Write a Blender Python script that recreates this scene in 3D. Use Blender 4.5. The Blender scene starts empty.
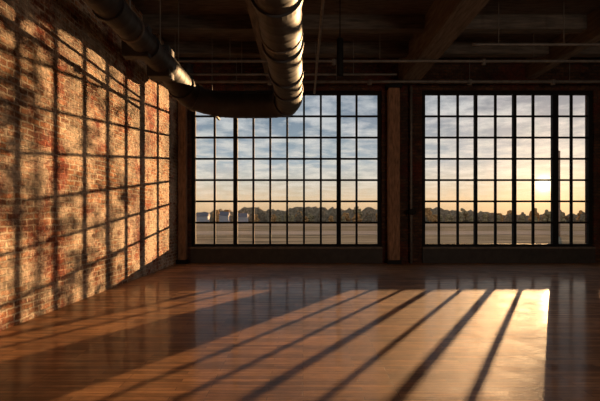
import bpy, bmesh, math, random
from mathutils import Vector, Matrix
random.seed(7)
scn=bpy.context.scene
scn.view_settings.view_transform='Standard'
F=400.0; VX=303.0; VY=215.0; CH=1.5
D=12.5
def PX(px,d=D): return (px-VX)*d/F
def PZ(py,d=D): return CH-(py-VY)*d/F

# ---------------------------------------------------------------- materials
def mat(name):
    m=bpy.data.materials.new(name); m.use_nodes=True
    nt=m.node_tree
    b=nt.nodes['Principled BSDF']
    return m,nt,b
def N(nt,t,**kw):
    n=nt.nodes.new(t)
    for k,v in kw.items(): setattr(n,k,v)
    return n
def ramp(nt,fac,stops):
    r=nt.nodes.new('ShaderNodeValToRGB')
    e=r.color_ramp.elements
    while len(e)<len(stops): e.new(0.5)
    for i,(p,c) in enumerate(stops):
        e[i].position=p; e[i].color=(c[0],c[1],c[2],1) if not isinstance(c,(int,float)) else (c,c,c,1)
    nt.links.new(fac,r.inputs[0]); return r.outputs[0]
def mix(nt,fac,a,b,mode='MIX'):
    n=nt.nodes.new('ShaderNodeMix'); n.data_type='RGBA'; n.blend_type=mode
    def s(i,v):
        if hasattr(v,'is_linked') or hasattr(v,'links'): nt.links.new(v,n.inputs[i])
        elif isinstance(v,(int,float)): n.inputs[i].default_value=v
        else: n.inputs[i].default_value=(v[0],v[1],v[2],1)
    s(0,fac); s(6,a); s(7,b)
    return n.outputs[2]
def noise(nt,vec,scale,detail=4,rough=.55):
    n=nt.nodes.new('ShaderNodeTexNoise'); n.inputs['Scale'].default_value=scale
    n.inputs['Detail'].default_value=detail; n.inputs['Roughness'].default_value=rough
    nt.links.new(vec,n.inputs['Vector']); return n.outputs[0]
def simple(name,col,rough=.6,metal=0,nscale=6,var=.35,bump=0.0,stretch=None,spec=.5):
    m,nt,b=mat(name)
    tc=N(nt,'ShaderNodeTexCoord'); v=tc.outputs['Object']
    if stretch:
        mp=N(nt,'ShaderNodeMapping'); mp.inputs['Scale'].default_value=stretch
        nt.links.new(v,mp.inputs[0]); v=mp.outputs[0]
    n=noise(nt,v,nscale)
    c=ramp(nt,n,[(.3,[x*(1-var) for x in col]),(.7,[min(1,x*(1+var)) for x in col])])
    nt.links.new(c,b.inputs['Base Color'])
    b.inputs['Roughness'].default_value=rough; b.inputs['Metallic'].default_value=metal
    b.inputs['Specular IOR Level'].default_value=spec
    if bump:
        bp=N(nt,'ShaderNodeBump'); bp.inputs['Strength'].default_value=bump; bp.inputs['Distance'].default_value=.02
        nt.links.new(n,bp.inputs['Height']); nt.links.new(bp.outputs[0],b.inputs['Normal'])
    return m

def brick(name,axis,tone=1.0,white=1.0,plain=0):
    m,nt,b=mat(name)
    tc=N(nt,'ShaderNodeTexCoord'); sp=N(nt,'ShaderNodeSeparateXYZ'); nt.links.new(tc.outputs['Object'],sp.inputs[0])
    cb=N(nt,'ShaderNodeCombineXYZ')
    nt.links.new(sp.outputs[axis],cb.inputs[0]); nt.links.new(sp.outputs['Z'],cb.inputs[1])
    wn=N(nt,'ShaderNodeTexNoise'); wn.inputs['Scale'].default_value=6; wn.inputs['Detail'].default_value=5; nt.links.new(cb.outputs[0],wn.inputs['Vector'])
    vs=N(nt,'ShaderNodeVectorMath',operation='SCALE'); vs.inputs['Scale'].default_value=.06; nt.links.new(wn.outputs['Color'],vs.inputs[0])
    va=N(nt,'ShaderNodeVectorMath',operation='ADD'); nt.links.new(cb.outputs[0],va.inputs[0]); nt.links.new(vs.outputs[0],va.inputs[1])
    br=N(nt,'ShaderNodeTexBrick'); nt.links.new(va.outputs[0],br.inputs['Vector'])
    br.inputs['Scale'].default_value=1; br.inputs['Brick Width'].default_value=.26; br.inputs['Row Height'].default_value=.092
    br.inputs['Mortar Size'].default_value=.017; br.inputs['Mortar Smooth'].default_value=.45; br.inputs['Bias'].default_value=-.1
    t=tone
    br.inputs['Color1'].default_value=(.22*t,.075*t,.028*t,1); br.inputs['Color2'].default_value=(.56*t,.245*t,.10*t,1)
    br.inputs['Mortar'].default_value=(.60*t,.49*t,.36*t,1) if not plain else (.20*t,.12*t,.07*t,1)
    v=cb.outputs[0]
    red=ramp(nt,noise(nt,v,.55,8,.74),[(.50,0),(.57,1)])
    nm=mix(nt,1,br.outputs['Color'],(.68,.22,.11),'MULTIPLY')
    c=mix(nt,red,br.outputs['Color'],mix(nt,.3,nm,(.25,.045,.016)))
    wh=ramp(nt,noise(nt,v,1.2,12,.82),[(.46,0),(.54,1)])
    wm=N(nt,'ShaderNodeMath',operation='MULTIPLY'); nt.links.new(wh,wm.inputs[0]); wm.inputs[1].default_value=.70*white
    c=mix(nt,wm.outputs[0],c,(.74*t,.62*t,.47*t))
    fine=ramp(nt,noise(nt,v,13,7,.8),[(.36,.40),(.64,1.3)])
    c=mix(nt,.9,c,fine,'MULTIPLY')
    dk=ramp(nt,noise(nt,v,.8,8,.75),[(.42,.35),(.52,1)])
    c=mix(nt,.7,c,dk,'MULTIPLY')
    nt.links.new(c,b.inputs['Base Color']); b.inputs['Roughness'].default_value=.9
    h=N(nt,'ShaderNodeMath',operation='MULTIPLY_ADD'); nt.links.new(noise(nt,v,11,6,.75),h.inputs[0]); h.inputs[1].default_value=1.7
    inv=N(nt,'ShaderNodeMath',operation='SUBTRACT'); inv.inputs[0].default_value=1; nt.links.new(br.outputs['Fac'],inv.inputs[1])
    nt.links.new(inv.outputs[0],h.inputs[2])
    bp=N(nt,'ShaderNodeBump'); bp.inputs['Strength'].default_value=1; bp.inputs['Distance'].default_value=.035
    nt.links.new(h.outputs[0],bp.inputs['Height']); nt.links.new(bp.outputs[0],b.inputs['Normal'])
    return m

def floor_mat():
    m,nt,b=mat('oak_floor_planks')
    tc=N(nt,'ShaderNodeTexCoord'); mp=N(nt,'ShaderNodeMapping'); nt.links.new(tc.outputs['Object'],mp.inputs[0])
    v=mp.outputs[0]
    br=N(nt,'ShaderNodeTexBrick'); nt.links.new(v,br.inputs['Vector'])
    br.inputs['Scale'].default_value=1; br.inputs['Brick Width'].default_value=.8; br.inputs['Row Height'].default_value=.06
    br.inputs['Mortar Size'].default_value=.0025; br.inputs['Mortar Smooth'].default_value=.3
    br.offset=.37; br.offset_frequency=3
    br.inputs['Color1'].default_value=(.24,.108,.044,1); br.inputs['Color2'].default_value=(.52,.255,.11,1); br.inputs['Mortar'].default_value=(.08,.034,.015,1)
    mp2=N(nt,'ShaderNodeMapping'); mp2.inputs['Scale'].default_value=(1.4,14,1); nt.links.new(v,mp2.inputs[0])
    g=ramp(nt,noise(nt,mp2.outputs[0],3,9,.72),[(.3,.35),(.7,1.3)])
    c=mix(nt,.85,br.outputs['Color'],g,'MULTIPLY')
    g2=ramp(nt,noise(nt,v,.8,7,.68),[(.35,.55),(.65,1.15)])
    c=mix(nt,.85,c,g2,'MULTIPLY')
    nt.links.new(c,b.inputs['Base Color'])
    r=ramp(nt,noise(nt,v,2.5,6,.6),[(.3,.55),(.7,.7)])
    nt.links.new(r,b.inputs['Roughness'])
    b.inputs['Specular IOR Level'].default_value=.2
    b.inputs['Coat Weight'].default_value=.30
    cr=ramp(nt,noise(nt,v,3,8,.7),[(.35,.08),(.65,.2)])
    nt.links.new(cr,b.inputs['Coat Roughness'])
    bp=N(nt,'ShaderNodeBump'); bp.inputs['Strength'].default_value=.4; bp.inputs['Distance'].default_value=.005
    inv=N(nt,'ShaderNodeMath',operation='SUBTRACT'); nt.links.new(g,inv.inputs[0]); nt.links.new(br.outputs['Fac'],inv.inputs[1])
    nt.links.new(inv.outputs[0],bp.inputs['Height']); nt.links.new(bp.outputs[0],b.inputs['Normal'])
    return m

def glass_mat():
    m=bpy.data.materials.new('window_glass'); m.use_nodes=True; nt=m.node_tree; nt.nodes.clear()
    o=N(nt,'ShaderNodeOutputMaterial'); t=N(nt,'ShaderNodeBsdfTransparent'); g=N(nt,'ShaderNodeBsdfGlossy')
    tc=N(nt,'ShaderNodeTexCoord'); n=noise(nt,tc.outputs['Object'],1.5)
    c=ramp(nt,n,[(.3,(.93,.95,.95)),(.7,(.99,.99,.99))]); nt.links.new(c,t.inputs[0])
    g.inputs['Roughness'].default_value=.02
    mx=N(nt,'ShaderNodeMixShader'); mx.inputs[0].default_value=.03
    nt.links.new(t.outputs[0],mx.inputs[1]); nt.links.new(g.outputs[0],mx.inputs[2]); nt.links.new(mx.outputs[0],o.inputs[0])
    return m

M_BR=brick('weathered_brick','Y',1.05,1.0)
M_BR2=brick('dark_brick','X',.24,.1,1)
M_FL=floor_mat()
M_GL=glass_mat()
M_BLK=simple('black_steel',(.008,.0075,.007),.7,0,spec=.15)
M_CEIL=simple('dark_timber_ceiling',(.085,.07,.057),.85,0,3,.5,.3,(1,6,1))
M_BEAM=simple('rough_timber_beam',(.12,.092,.068),.8,0,4,.5,.4,(4,.5,4))
M_JOIST=simple('rough_timber_joist',(.08,.065,.052),.85,0,4,.5,.4,(.5,4,4))
M_DUCT=simple('dull_galvanised_steel',(.042,.044,.05),.58,.3,5,.3,.05)
M_PIPE=simple('painted_pipe',(.13,.115,.10),.6,.2)
M_POST=simple('red_brown_timber',(.20,.105,.055),.8,0,5,.5,.6,(4,4,.8))
M_CONC=simple('dark_plinth',(.022,.017,.014),.7,0)
M_SILL=simple('worn_sill',(.10,.075,.055),.7,0)
M_GROUND=simple('dry_grass',(.23,.19,.135),1,0,.06,.6,0,(1,4,1),0)
M_RUN=simple('pale_asphalt',(.32,.27,.225),1,0,.03,.2,spec=0)
M_BLOCKER=simple('blocker_brick',(.35,.25,.2),.9,0,2,.3)
M_ROOF=simple('house_roof',(.14,.14,.17),.8); M_HW=simple('house_wall',(.42,.42,.46),.8)
M_BARK=simple('bark',(.05,.035,.025),.9)
M_LEAF=simple('added_tree_leaves',(.10,.06,.02),.9,0,2,.5)
M_TREES=[simple('foliage_dark',(.28,.215,.145),1,0,.5,.5,spec=0),simple('foliage_autumn',(.5,.28,.12),1,0,.5,.5,spec=0),simple('foliage_olive',(.36,.28,.16),1,0,.5,.5,spec=0)]  # distance haze is put into these colours by lightening the foliage

# ---------------------------------------------------------------- helpers
def link(o,parent=None,**props):
    bpy.context.collection.objects.link(o)
    if parent: o.parent=parent
    for k,v in props.items(): o[k]=v
    return o
def meshobj(name,bm,m,parent=None,smooth=False,recalc=True,**props):
    me=bpy.data.meshes.new(name)
    if recalc: bmesh.ops.recalc_face_normals(bm,faces=bm.faces)
    bm.to_mesh(me); bm.free()
    if smooth:
        for p in me.polygons: p.use_smooth=True
    me.materials.append(m)
    return link(bpy.data.objects.new(name,me),parent,**props)
def addbox(bm,x0,x1,y0,y1,z0,z1,bev=0):
    r=bmesh.ops.create_cube(bm,size=1)
    vs=r['verts']
    for v in vs:
        v.co=Vector(((x0+x1)/2+v.co.x*(x1-x0),(y0+y1)/2+v.co.y*(y1-y0),(z0+z1)/2+v.co.z*(z1-z0)))
    if bev:
        es=set(e for v in vs for e in v.link_edges)
        bmesh.ops.bevel(bm,geom=list(es),offset=bev,segments=2,affect='EDGES')
def boxes(name,lst,m,parent=None,bev=0,**props):
    bm=bmesh.new()
    for b in lst: addbox(bm,*b,bev=bev)
    return meshobj(name,bm,m,parent,**props)
def empty(name,loc,**props):
    o=bpy.data.objects.new(name,None); o.empty_display_size=.2; o.location=loc
    return link(o,None,**props)
def attach(o,p):
    o.parent=p; o.matrix_parent_inverse=Matrix.Translation(-p.location)
def sweep(bm,pts,rad,seg=24,cap=True):
    rings=[]; up=Vector((0,0,1))
    n=len(pts)
    for i,p in enumerate(pts):
        t=(pts[min(i+1,n-1)]-pts[max(i-1,0)]).normalized()
        u=up if abs(t.z)<.9 else Vector((1,0,0))
        a=t.cross(u).normalized(); b=a.cross(t).normalized()
        r=rad(i) if callable(rad) else rad
        rings.append([bm.verts.new(p+a*math.cos(2*math.pi*k/seg)*r+b*math.sin(2*math.pi*k/seg)*r) for k in range(seg)])
    for i in range(n-1):
        for k in range(seg):
            bm.faces.new((rings[i][k],rings[i][(k+1)%seg],rings[i+1][(k+1)%seg],rings[i+1][k]))
    if cap:
        bm.faces.new(rings[0]); bm.faces.new(rings[-1][::-1])
def resample(ctrl,step,corner=.45):
    P=[Vector(c) for c in ctrl]; out=[P[0]]
    for i in range(1,len(P)-1):
        a=(P[i-1]-P[i]).normalized(); b=(P[i+1]-P[i]).normalized()
        c=min(corner,(P[i-1]-P[i]).length*.49,(P[i+1]-P[i]).length*.49)
        s=P[i]+a*c; e=P[i]+b*c
        for k in range(13):
            t=k/12; out.append((1-t)**2*s+2*t*(1-t)*P[i]+t*t*e)
    out.append(P[-1])
    L=[0]
    for i in range(1,len(out)): L.append(L[-1]+(out[i]-out[i-1]).length)
    res=[]; s=0; j=0
    while s<L[-1]:
        while L[j+1]<s: j+=1
        t=(s-L[j])/max(1e-6,L[j+1]-L[j]); res.append(out[j].lerp(out[j+1],t)); s+=step
    res.append(out[-1]); return res

# ---------------------------------------------------------------- room shell
XL=-3.92; XR=9.45; YB=-5.0; H=6.4; WT=.4
boxes('floor',[(XL-.4,XR+.4,YB-.4,D+WT,-.2,0)],M_FL,kind='structure',label='glossy brown oak strip floor')
boxes('ceiling',[(XL-.4,XR+.4,YB-.4,D+WT,H,H+.2)],M_CEIL,kind='structure',label='dark timber deck ceiling')
boxes('wall_left',[(XL-.4,XL,YB-.4,D+WT,0,H)],M_BR,kind='structure',label='weathered exposed brick wall')
boxes('wall_right',[(XR,XR+.4,YB-.4,D+WT,0,H)],M_BR,kind='structure',label='exposed brick wall')
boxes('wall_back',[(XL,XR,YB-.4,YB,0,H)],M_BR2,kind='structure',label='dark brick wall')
W=[(PX(191),PX(382)),(PX(422),PX(594))]
ZB=.47; ZT=5.40
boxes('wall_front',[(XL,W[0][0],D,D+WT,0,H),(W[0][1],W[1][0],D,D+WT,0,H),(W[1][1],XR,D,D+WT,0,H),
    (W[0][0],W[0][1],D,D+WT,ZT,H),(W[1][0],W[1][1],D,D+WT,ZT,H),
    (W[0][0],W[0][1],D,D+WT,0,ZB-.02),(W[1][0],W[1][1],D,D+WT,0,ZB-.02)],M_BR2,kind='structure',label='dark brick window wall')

def window(n,x0,x1,cols,heavy):
    e=empty('window_%d'%n,((x0+x1)/2,D+.1,ZB),kind='structure',label='tall black steel grid industrial window')
    y0,y1=D+.06,D+.16; fw=.12
    def at(o): attach(o,e); return o
    at(boxes('window_frame',[(x0,x0+fw,y0,y1,ZB-.02,ZT),(x1-fw,x1,y0,y1,ZB-.02,ZT),(x0+fw,x1-fw,y0,y1,ZT-fw,ZT),(x0+fw,x1-fw,y0,y1,ZB-.02,ZB+fw)],M_BLK))
    gx0,gx1,gz0,gz1=x0+fw,x1-fw,ZB+fw,ZT-fw
    bl=[]
    for c in cols:
        if c in heavy:
            h=heavy[c]
            at(boxes('mullion',[(PX(c)-h,PX(c)+h,y0-.01,y1+.01,gz0,gz1)],M_BLK))
        else: bl.append((PX(c)-.031,PX(c)+.031,y0+.015,y1-.015,gz0,gz1))
    for r in range(1,7):
        z=gz0+(gz1-gz0)*r/7
        bl.append((gx0,gx1,y0+.033,y1-.033,z-.03,z+.03))
    at(boxes('glazing_bars',bl,M_BLK))
    at(boxes('window_glass',[(gx0,gx1,D+.108,D+.112,gz0,gz1)],M_GL))
    at(boxes('window_sill',[(x0,x1,D-.08,D+.059,ZB-.018,ZB+.035)],M_SILL))
    return e
window(1,*W[0],[214,235,253,270,287,304,321,339,357],{235:.065,339:.065})
window(2,*W[1],[440,459,477,497,516,535,556.8,573.5],{477:.040,516:.045,556.8:.088})
boxes('trim_1',[(W[0][0],W[0][1],D-.06,D-.001,0,ZB-.02)],M_CONC,kind='structure',label='black plinth below window')
boxes('trim_2',[(W[1][0],W[1][1],D-.06,D-.001,0,ZB-.02)],M_CONC,kind='structure',label='black plinth below window')

def post(x0,x1,y0,y1,label):
    e=empty('timber_column',((x0+x1)/2,(y0+y1)/2,0),label=label,category='column')
    a=boxes('shaft',[(x0,x1,y0,y1,.12,5.4)],M_POST,bev=.015); attach(a,e)
    a=boxes('base_plate',[(x0-.04,x1+.04,y0-.04,y1,0,.12)],M_BLK,bev=.008); attach(a,e)
    a=boxes('capital',[(x0-.06,x1+.06,y0-.06,y1,5.4,5.56)],M_BLK,bev=.008); attach(a,e)
post(PX(387),PX(398),D-.26,D-.002,'square red-brown timber column beside the window')
post(PX(179.5),PX(187.5),D-.2,D-.002,'narrow red-brown timber post in the brick corner')

e=empty('wall_pipe',(PX(410),D-.12,0),label='thin dark vertical pipe with a valve on the pier',category='pipe')
bm=bmesh.new(); sweep(bm,[Vector((PX(410),D-.12,z)) for z in (0,2,4,5.5)],.04,12); a=meshobj('pipe_run',bm,M_PIPE,smooth=True); attach(a,e)
bm=bmesh.new(); sweep(bm,[Vector((PX(410)-.14,D-.12,1.6)),Vector((PX(410)+.14,D-.12,1.6))],.055,12); sweep(bm,[Vector((PX(410),D-.26,1.6)),Vector((PX(410),D-.12,1.6))],.03,10)
sweep(bm,[Vector((PX(410),D-.28,1.6)),Vector((PX(410),D-.26,1.6))],.10,16); a=meshobj('valve',bm,M_BLK); attach(a,e)
for z in (.9,3,4.8):
    a=boxes('pipe_bracket',[(PX(410)-.06,PX(410)+.06,D-.12,D,z-.02,z+.02)],M_BLK); attach(a,e)

# ---------------------------------------------------------------- ceiling beams
for x in (3.25,7.1,-1.0):
    big=x==3.25; zb=5.56 if big else 5.75
    boxes('ceiling_beam',[(x-.27 if big else x-.15,x+.3 if big else x+.15,YB,D-.001,zb,H-.001)],M_BEAM,bev=.02,
      label='heavy rough-sawn timber beam under the ceiling deck' if big else 'dark timber beam under the ceiling deck',category='beam',group='main ceiling beams')
segs=[(XL+.001,-1.16),(-.84,2.97),(3.56,6.94),(7.26,XR-.001)]
for y in (-4,-2,0,2,4,6,8,9.9,11.4):
    for a,b in segs:
        boxes('ceiling_joist',[(a,b,y-.13,y+.13,6.05,H-.001)],M_JOIST,label='broad dark timber joist between the ceiling beams',category='joist',group='ceiling joists')
# ---------------------------------------------------------------- ducts
def duct(ctrl,rf,label,flange_at,hang,step=.025,corner=.5,extra=()):
    pts=resample(ctrl,step,corner); L=len(pts)
    R=rf if callable(rf) else (lambda f:rf)
    e=empty('ventilation_duct',pts[0],label=label,category='duct')
    bm=bmesh.new(); sweep(bm,pts,lambda i: R(i/L)+(.005 if i%7==0 else 0),32); o=meshobj('duct_body',bm,M_DUCT,smooth=True); attach(o,e)
    for f in flange_at:
        i=int(f*(L-1)); i=max(1,min(L-4,i)); r=R(f)
        bm=bmesh.new(); sweep(bm,[pts[i-1],pts[i-1].lerp(pts[i],.01),pts[i+1],pts[i+2]],r+.022,32); o=meshobj('flange',bm,M_DUCT); attach(o,e)
    for f in hang:
        p=pts[int(f*(L-1))]; r=R(f)
        bm=bmesh.new(); sweep(bm,[p+Vector((0,0,r)),Vector((p.x,p.y,H-.002))],.010,8)
        t=(pts[int(f*(L-1))+1]-p).normalized()
        sweep(bm,[p-t*.02,p+t*.02],r+.014,32)
        o=meshobj('hanger',bm,M_PIPE); attach(o,e)
    for b in extra:
        o=boxes('damper_box',[b],M_DUCT,bev=.01); attach(o,e)
    return e
K=.785
def S(p): return (p[0]*K, p[1]*K if p[1]>0 else p[1], 1.5+(p[2]-1.5)*K)
duct([S(p) for p in ((-.29,-4.9,3.97),(-.29,9.05,3.97),(-1.8,9.05,3.97),(-2.54,8.9,4.12),(-2.62,8.0,4.33),(-2.62,-4.9,4.33))],
     lambda f: .215 if f<.535 else (.155 if f>.60 else .215-.06*(f-.535)/.065),
     'large round dull galvanised spiral duct bending under the ceiling',[.22,.285,.33,.37,.405,.43,.465,.53,.545,.60,.64,.68,.72],[.1,.22,.36,.62,.75,.88],corner=.5,
     extra=[(-2.25,-1.93,5.75,6.0,3.5,3.95),(-2.32,-1.98,5.1,5.25,3.53,3.95)])
duct([(-3.22,-4.9,4.85),(-3.22,10.6,4.85),(-3.22,11.2,5.2),(-3.22,11.2,5.7)],.14,
     'slim round metal duct along the brick wall',[.3,.5,.6,.7,.8,.85],[.2,.45,.7,.9])
def pipe_run(pts,r,label,hang=(),fit=()):
    e=empty('ceiling_pipe',pts[0],label=label,category='pipe')
    bm=bmesh.new(); sweep(bm,resample(pts,.1,.08),r,12); o=meshobj('pipe_run',bm,M_PIPE,smooth=True); attach(o,e)
    for h in hang:
        bm=bmesh.new(); sweep(bm,[Vector(h),Vector((h[0],h[1],H-.002))],.01,6); o=meshobj('hanger',bm,M_PIPE); attach(o,e)
    for x in fit:
        bm=bmesh.new(); sweep(bm,[Vector(x)-Vector((0,0,.09)),Vector(x)+Vector((0,0,.05))],r*1.5,10); o=meshobj('sprinkler_head',bm,M_PIPE); attach(o,e)
pipe_run([(XL+.05,12.0,5.50),(XR-.05,12.0,5.50)],.045,'dark sprinkler pipe across the window wall',[(-2,12.0,5.5),(1,12,5.5),(5,12,5.5),(8,12,5.5)],[(-1,12,5.5),(2,12,5.5),(5,12,5.5),(7.5,12,5.5)])
pipe_run([(XL+.05,10.4,5.5),(XR-.05,10.4,5.5)],.035,'dark conduit crossing below the beams',[(-1.9,10.4,5.5),(2,10.4,5.5),(6,10.4,5.5)],[(.8,10.4,5.5),(4.7,10.4,5.5)])
pipe_run([(XL+.05,11.1,5.40),(2.6,11.1,5.40)],.03,'thin dark conduit above the window',[(-1.7,11.1,5.40),(1.4,11.1,5.40)])
pipe_run([(3.9,9.2,5.42),(XR-.05,9.2,5.42)],.03,'thin dark conduit hung below the joists',[(4.5,9.2,5.42),(6,9.2,5.42),(8.5,9.2,5.42)])
pipe_run([(-2.50,-4,4.35),(-2.50,11.9,4.35)],.04,'dark pipe clustered above the duct',[(-2.50,3,4.35),(-2.50,7,4.35),(-2.50,11,4.35)],[(-2.5,7.6,4.35),(-2.5,9.2,4.35)])
pipe_run([(-2.8,-4,4.55),(-2.8,11.5,4.55)],.03,'slim dark pipe beside the brick wall',[(-2.8,3,4.55),(-2.8,9,4.55)])
pipe_run([(.35,-4,5.25),(.35,12.3,5.25)],.03,'thin dark conduit running to the window wall',[(.35,5,5.25),(.35,11,5.25)])
e=empty('pendant_lamp',(PX(340,9),9,5.0),label='unlit slim black tube pendant hanging from the ceiling',category='lamp')
bm=bmesh.new(); sweep(bm,[Vector((PX(340,9),9,z)) for z in (4.62,4.64,5.45,5.48)],lambda i:[.06,.075,.075,.05][i],16); o=meshobj('lamp_body',bm,M_BLK,smooth=True); attach(o,e)
bm=bmesh.new(); sweep(bm,[Vector((PX(340,9),9,5.47)),Vector((PX(340,9),9,H-.002))],.012,8); o=meshobj('suspension_rod',bm,M_BLK); attach(o,e)

# ---------------------------------------------------------------- outside
G=-4.0
boxes('ground',[(-900,1200,D+2,2500,G-1,G)],M_GROUND,label='flat dry grass field outside the windows',category='ground',kind='structure')
boxes('runway',[(-500,700,112,135,G,G+.05)],M_RUN,label='pale grey asphalt strip across the field',category='road')
boxes('road',[(-500,700,205,235,G,G+.05)],M_RUN,label='narrow pale road in front of the trees',category='road')
def treemesh(k,mt):
    rnd=random.Random(k)
    bm=bmesh.new()
    for i in range(30):
        a=rnd.random()*6.28; z=.8+rnd.random()**1.2*8.2
        rr=rnd.random()**.5*3.6*(1-.06*z)
        s=(1.5+rnd.random()*.6)*(1-.04*z)
        r=bmesh.ops.create_icosphere(bm,subdivisions=2,radius=s)
        for v in r['verts']:
            v.co=v.co*(1+.4*(rnd.random()-.5))+Vector((math.cos(a)*rr,math.sin(a)*rr,z))
    me=bpy.data.meshes.new('tree_crown'); bm.to_mesh(me); bm.free(); me.materials.append(mt)
    bm=bmesh.new(); sweep(bm,[Vector((0,0,z)) for z in (0,2,5,8)],lambda i:[.4,.28,.2,.1][i],8)
    mb=bpy.data.meshes.new('tree_trunk'); bm.to_mesh(mb); bm.free(); mb.materials.append(M_BARK)
    return me,mb
TM=[treemesh(k,M_TREES[k%3]) for k in range(6)]
def tree(x,y,s,kk):
    e=empty('tree',(x,y,G),label='orange-brown autumn tree in the distant row' if kk%3==1 else 'dark green tree in the distant row',category='tree',group='distant tree row')
    e.scale=(s,s,s*random.uniform(.7,1.2)); e.rotation_euler[2]=random.random()*6
    for me,nm in zip(TM[kk],('crown','trunk')):
        o=bpy.data.objects.new(nm,me); link(o,e)
for row,(yy,off) in enumerate(((322,0),(334,4.6),(346,2.3))):
    for x0,x1 in ((-98,72),(86,250)):
        x=x0+off
        while x<x1:
            s=random.uniform(.45,.95)*(1+.1*row)
            if random.random()>.15: tree(x,yy+random.uniform(-.5,.5),s,random.choice((0,2,3,5,0,2,1,4)))
            x+=random.uniform(9.3,10.9)
rnd=random.Random(3)
bm=bmesh.new(); xs=[-120+2.2*i for i in range(185)]; prof=[]
hh=8
for x in xs:
    hh=max(5,min(13,hh+rnd.uniform(-2,2))); prof.append(hh)
rows=[]
for j,(yy,f) in enumerate(((362,0),(363,.55),(365,.9),(369,1),(375,0))):
    rows.append([bm.verts.new((x,yy+rnd.uniform(-.8,.8),G+max(0,prof[i]*f+(rnd.uniform(-.7,.7) if 0<f else 0)))) for i,x in enumerate(xs)])
for j in range(4):
    for i in range(len(xs)-1): bm.faces.new((rows[j][i],rows[j][i+1],rows[j+1][i+1],rows[j+1][i]))
meshobj('woodland',bm,M_TREES[0],kind='stuff',label='continuous brown woodland bank behind the tree row',category='woodland')
def house(x,y,w,h):
    e=empty('house',(x,y,G),label='small pale distant house with dark gabled roof',category='house',group='distant houses')
    o=boxes('walls',[(x-w/2,x+w/2,y,y+7,G,G+h)],M_HW); attach(o,e)
    bm=bmesh.new(); vs=[bm.verts.new(c) for c in ((x-w/2-.4,y-.4,G+h),(x+w/2+.4,y-.4,G+h),(x+w/2+.4,y+7.4,G+h),(x-w/2-.4,y+7.4,G+h),(x-w/2,y+3.5,G+h+3),(x+w/2,y+3.5,G+h+3))]
    for f in ((0,1,5,4),(2,3,4,5),(0,4,3),(1,2,5),(0,3,2,1)): bm.faces.new([vs[i] for i in f])
    o=meshobj('roof',bm,M_ROOF); attach(o,e)
for a in ((-76,300,9,4.5),(-60,303,7,5),(-46,300,8,4)): house(*a)

AZ=0.63; EL=math.radians(6.2)
t=90; cx=8.33+AZ*t; cy=D+t  # added stack behind the thick mullion, shades the right panes from the sun
e=empty('sun_blocker_stack',(cx,cy,G),label='added slender round chimney standing in the field',category='sun_blocker')
bm=bmesh.new(); sweep(bm,[Vector((cx,cy,z)) for z in (G,4,17.2,17.3)],lambda i:[.80,.78,.76,.76][i],24); o=meshobj('stack',bm,M_BLOCKER,smooth=True); attach(o,e)
bm=bmesh.new(); sweep(bm,[Vector((cx,cy,z)) for z in (17.3,17.4,17.8,17.9)],lambda i:[.76,.78,.78,.76][i],24); o=meshobj('rim',bm,M_BLOCKER); attach(o,e)

def added_shade_tree(tx,ty,nleaf,seed,hw):  # added tree, unseen behind the pier, breaks up sunlight on the brick wall
    rt=random.Random(seed)
    e=empty('tree',(tx,ty,G),label='added slender tree hidden behind the pier to dapple the sunlight',category='tree')
    bm=bmesh.new(); sweep(bm,[Vector((tx+rt.uniform(-.05,.05),ty,z)) for z in (G,-2,0,2,4,6.5)],lambda i:[.16,.12,.08,.06,.04,.02][i],10)
    tips=[]
    for i in range(36):
        z=-1.5+i*.23; a=rt.random()*6.28; r=rt.uniform(.35,.8)*hw/.95
        b=Vector((tx+math.cos(a)*r,ty+math.sin(a)*r,z+.6)); sweep(bm,[Vector((tx,ty,z)),Vector((tx,ty,z)).lerp(b,.6)-Vector((0,0,.08)),b],lambda k:[.03,.02,.008][k],6); tips.append(b)
    o=meshobj('trunk',bm,M_BARK); attach(o,e)
    bm=bmesh.new()
    for tp in tips:
        c0=tp+Vector((rt.uniform(-.1,.1),rt.uniform(-.1,.1),rt.uniform(-.15,.15)))
        for k in range(nleaf):
            c=c0+Vector((rt.gauss(0,.2),rt.gauss(0,.22),rt.gauss(0,.24)))
            c.x=max(tx-hw,min(tx+hw,c.x))
            u=Vector((rt.gauss(0,1),rt.gauss(0,1),rt.gauss(0,1))).normalized(); w_=u.cross(Vector((rt.gauss(0,1),rt.gauss(0,1),rt.gauss(0,1)))).normalized()
            s=rt.uniform(.045,.08)
            bm.faces.new([bm.verts.new(c+q) for q in (u*s*1.4,w_*s,-u*s*1.4,-w_*s)])
    o=meshobj('crown',bm,M_LEAF,recalc=False); attach(o,e); o['kind']='stuff'
added_shade_tree(4.95,20.0,36,11,.95)
added_shade_tree(5.85,23.6,12,23,1.05)

# ---------------------------------------------------------------- lights
sd=Vector((AZ,1,0)).normalized()*math.cos(EL)+Vector((0,0,math.sin(EL)))
L=bpy.data.lights.new('sun','SUN'); L.energy=14.5; L.angle=math.radians(.52); L.color=(1,.58,.27)
so=bpy.data.objects.new('sun',L); so.rotation_euler=sd.to_track_quat('Z','Y').to_euler(); so.location=(20,40,12); link(so)
L=bpy.data.lights.new('fill_light','AREA'); L.energy=250; L.size=2; L.color=(1,.78,.6)  # added area light behind the camera, lifts the dim interior
lo=bpy.data.objects.new('fill_light',L); lo.location=(7.05,-3.5,3.2); lo.rotation_euler=Vector((.3,-1,-.1)).to_track_quat('Z','Y').to_euler(); link(lo)

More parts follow.
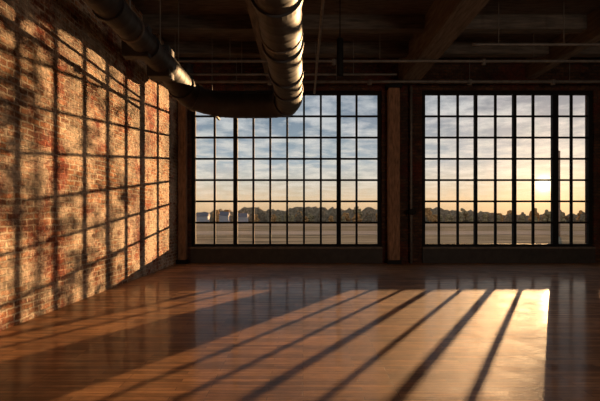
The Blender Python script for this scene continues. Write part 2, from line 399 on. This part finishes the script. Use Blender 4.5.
# ---------------------------------------------------------------- world
w=bpy.data.worlds.new('sky'); scn.world=w; w.use_nodes=True; nt=w.node_tree; nt.nodes.clear()
out=N(nt,'ShaderNodeOutputWorld'); bg=N(nt,'ShaderNodeBackground'); nt.links.new(bg.outputs[0],out.inputs[0])
tc=N(nt,'ShaderNodeTexCoord'); nrm=N(nt,'ShaderNodeVectorMath',operation='NORMALIZE'); nt.links.new(tc.outputs['Generated'],nrm.inputs[0])
sp=N(nt,'ShaderNodeSeparateXYZ'); nt.links.new(nrm.outputs[0],sp.inputs[0])
z=sp.outputs['Z']
base=ramp(nt,z,[(0,(.70,.45,.25)),(.03,(.90,.62,.36)),(.08,(.70,.62,.50)),(.13,(.42,.49,.54)),(.24,(.22,.29,.37)),(.6,(.10,.15,.22))])
zz=N(nt,'ShaderNodeMath',operation='ADD'); nt.links.new(z,zz.inputs[0]); zz.inputs[1].default_value=.09
dx=N(nt,'ShaderNodeMath',operation='DIVIDE'); nt.links.new(sp.outputs['X'],dx.inputs[0]); nt.links.new(zz.outputs[0],dx.inputs[1])
dy=N(nt,'ShaderNodeMath',operation='DIVIDE'); nt.links.new(sp.outputs['Y'],dy.inputs[0]); nt.links.new(zz.outputs[0],dy.inputs[1])
cb=N(nt,'ShaderNodeCombineXYZ'); nt.links.new(dx.outputs[0],cb.inputs[0]); nt.links.new(dy.outputs[0],cb.inputs[1])
cl=ramp(nt,noise(nt,cb.outputs[0],2.6,9,.62),[(.42,0),(.60,1)])
hz=ramp(nt,z,[(.02,0),(.07,.9)])
cf=N(nt,'ShaderNodeMath',operation='MULTIPLY'); nt.links.new(cl,cf.inputs[0]); nt.links.new(hz,cf.inputs[1])
ccol=ramp(nt,z,[(0,(.95,.72,.48)),(.1,(.84,.78,.68)),(.25,(.66,.68,.70))])
sky=mix(nt,cf.outputs[0],base,ccol)
vis=Vector((241/F,1,31/F)).normalized()
dt=N(nt,'ShaderNodeVectorMath',operation='DOT_PRODUCT'); nt.links.new(nrm.outputs[0],dt.inputs[0]); dt.inputs[1].default_value=vis
mxn=N(nt,'ShaderNodeMath',operation='MAXIMUM'); nt.links.new(dt.outputs['Value'],mxn.inputs[0]); mxn.inputs[1].default_value=0
def glow(p,col,s,prev):
    a=N(nt,'ShaderNodeMath',operation='POWER'); nt.links.new(mxn.outputs[0],a.inputs[0]); a.inputs[1].default_value=p
    c=N(nt,'ShaderNodeVectorMath',operation='SCALE'); c.inputs[0].default_value=[x*s for x in col]; nt.links.new(a.outputs[0],c.inputs['Scale'])
    d=N(nt,'ShaderNodeVectorMath',operation='ADD'); nt.links.new(prev,d.inputs[0]); nt.links.new(c.outputs[0],d.inputs[1]); return d.outputs[0]
s=glow(24,(1,.52,.16),.32,sky); s=glow(220,(1,.60,.25),.5,s); s=glow(12000,(1,.88,.6),4,s)
nt.links.new(s,bg.inputs[0]); bg.inputs[1].default_value=1.0

# ---------------------------------------------------------------- camera
cd=bpy.data.cameras.new('camera'); cd.lens=24; cd.sensor_width=36; cd.shift_x=-3/600; cd.shift_y=14.5/600; cd.clip_end=5000
co=bpy.data.objects.new('camera',cd); co.location=(0,0,CH); co.rotation_euler=(math.pi/2,0,0); link(co)
scn.camera=co
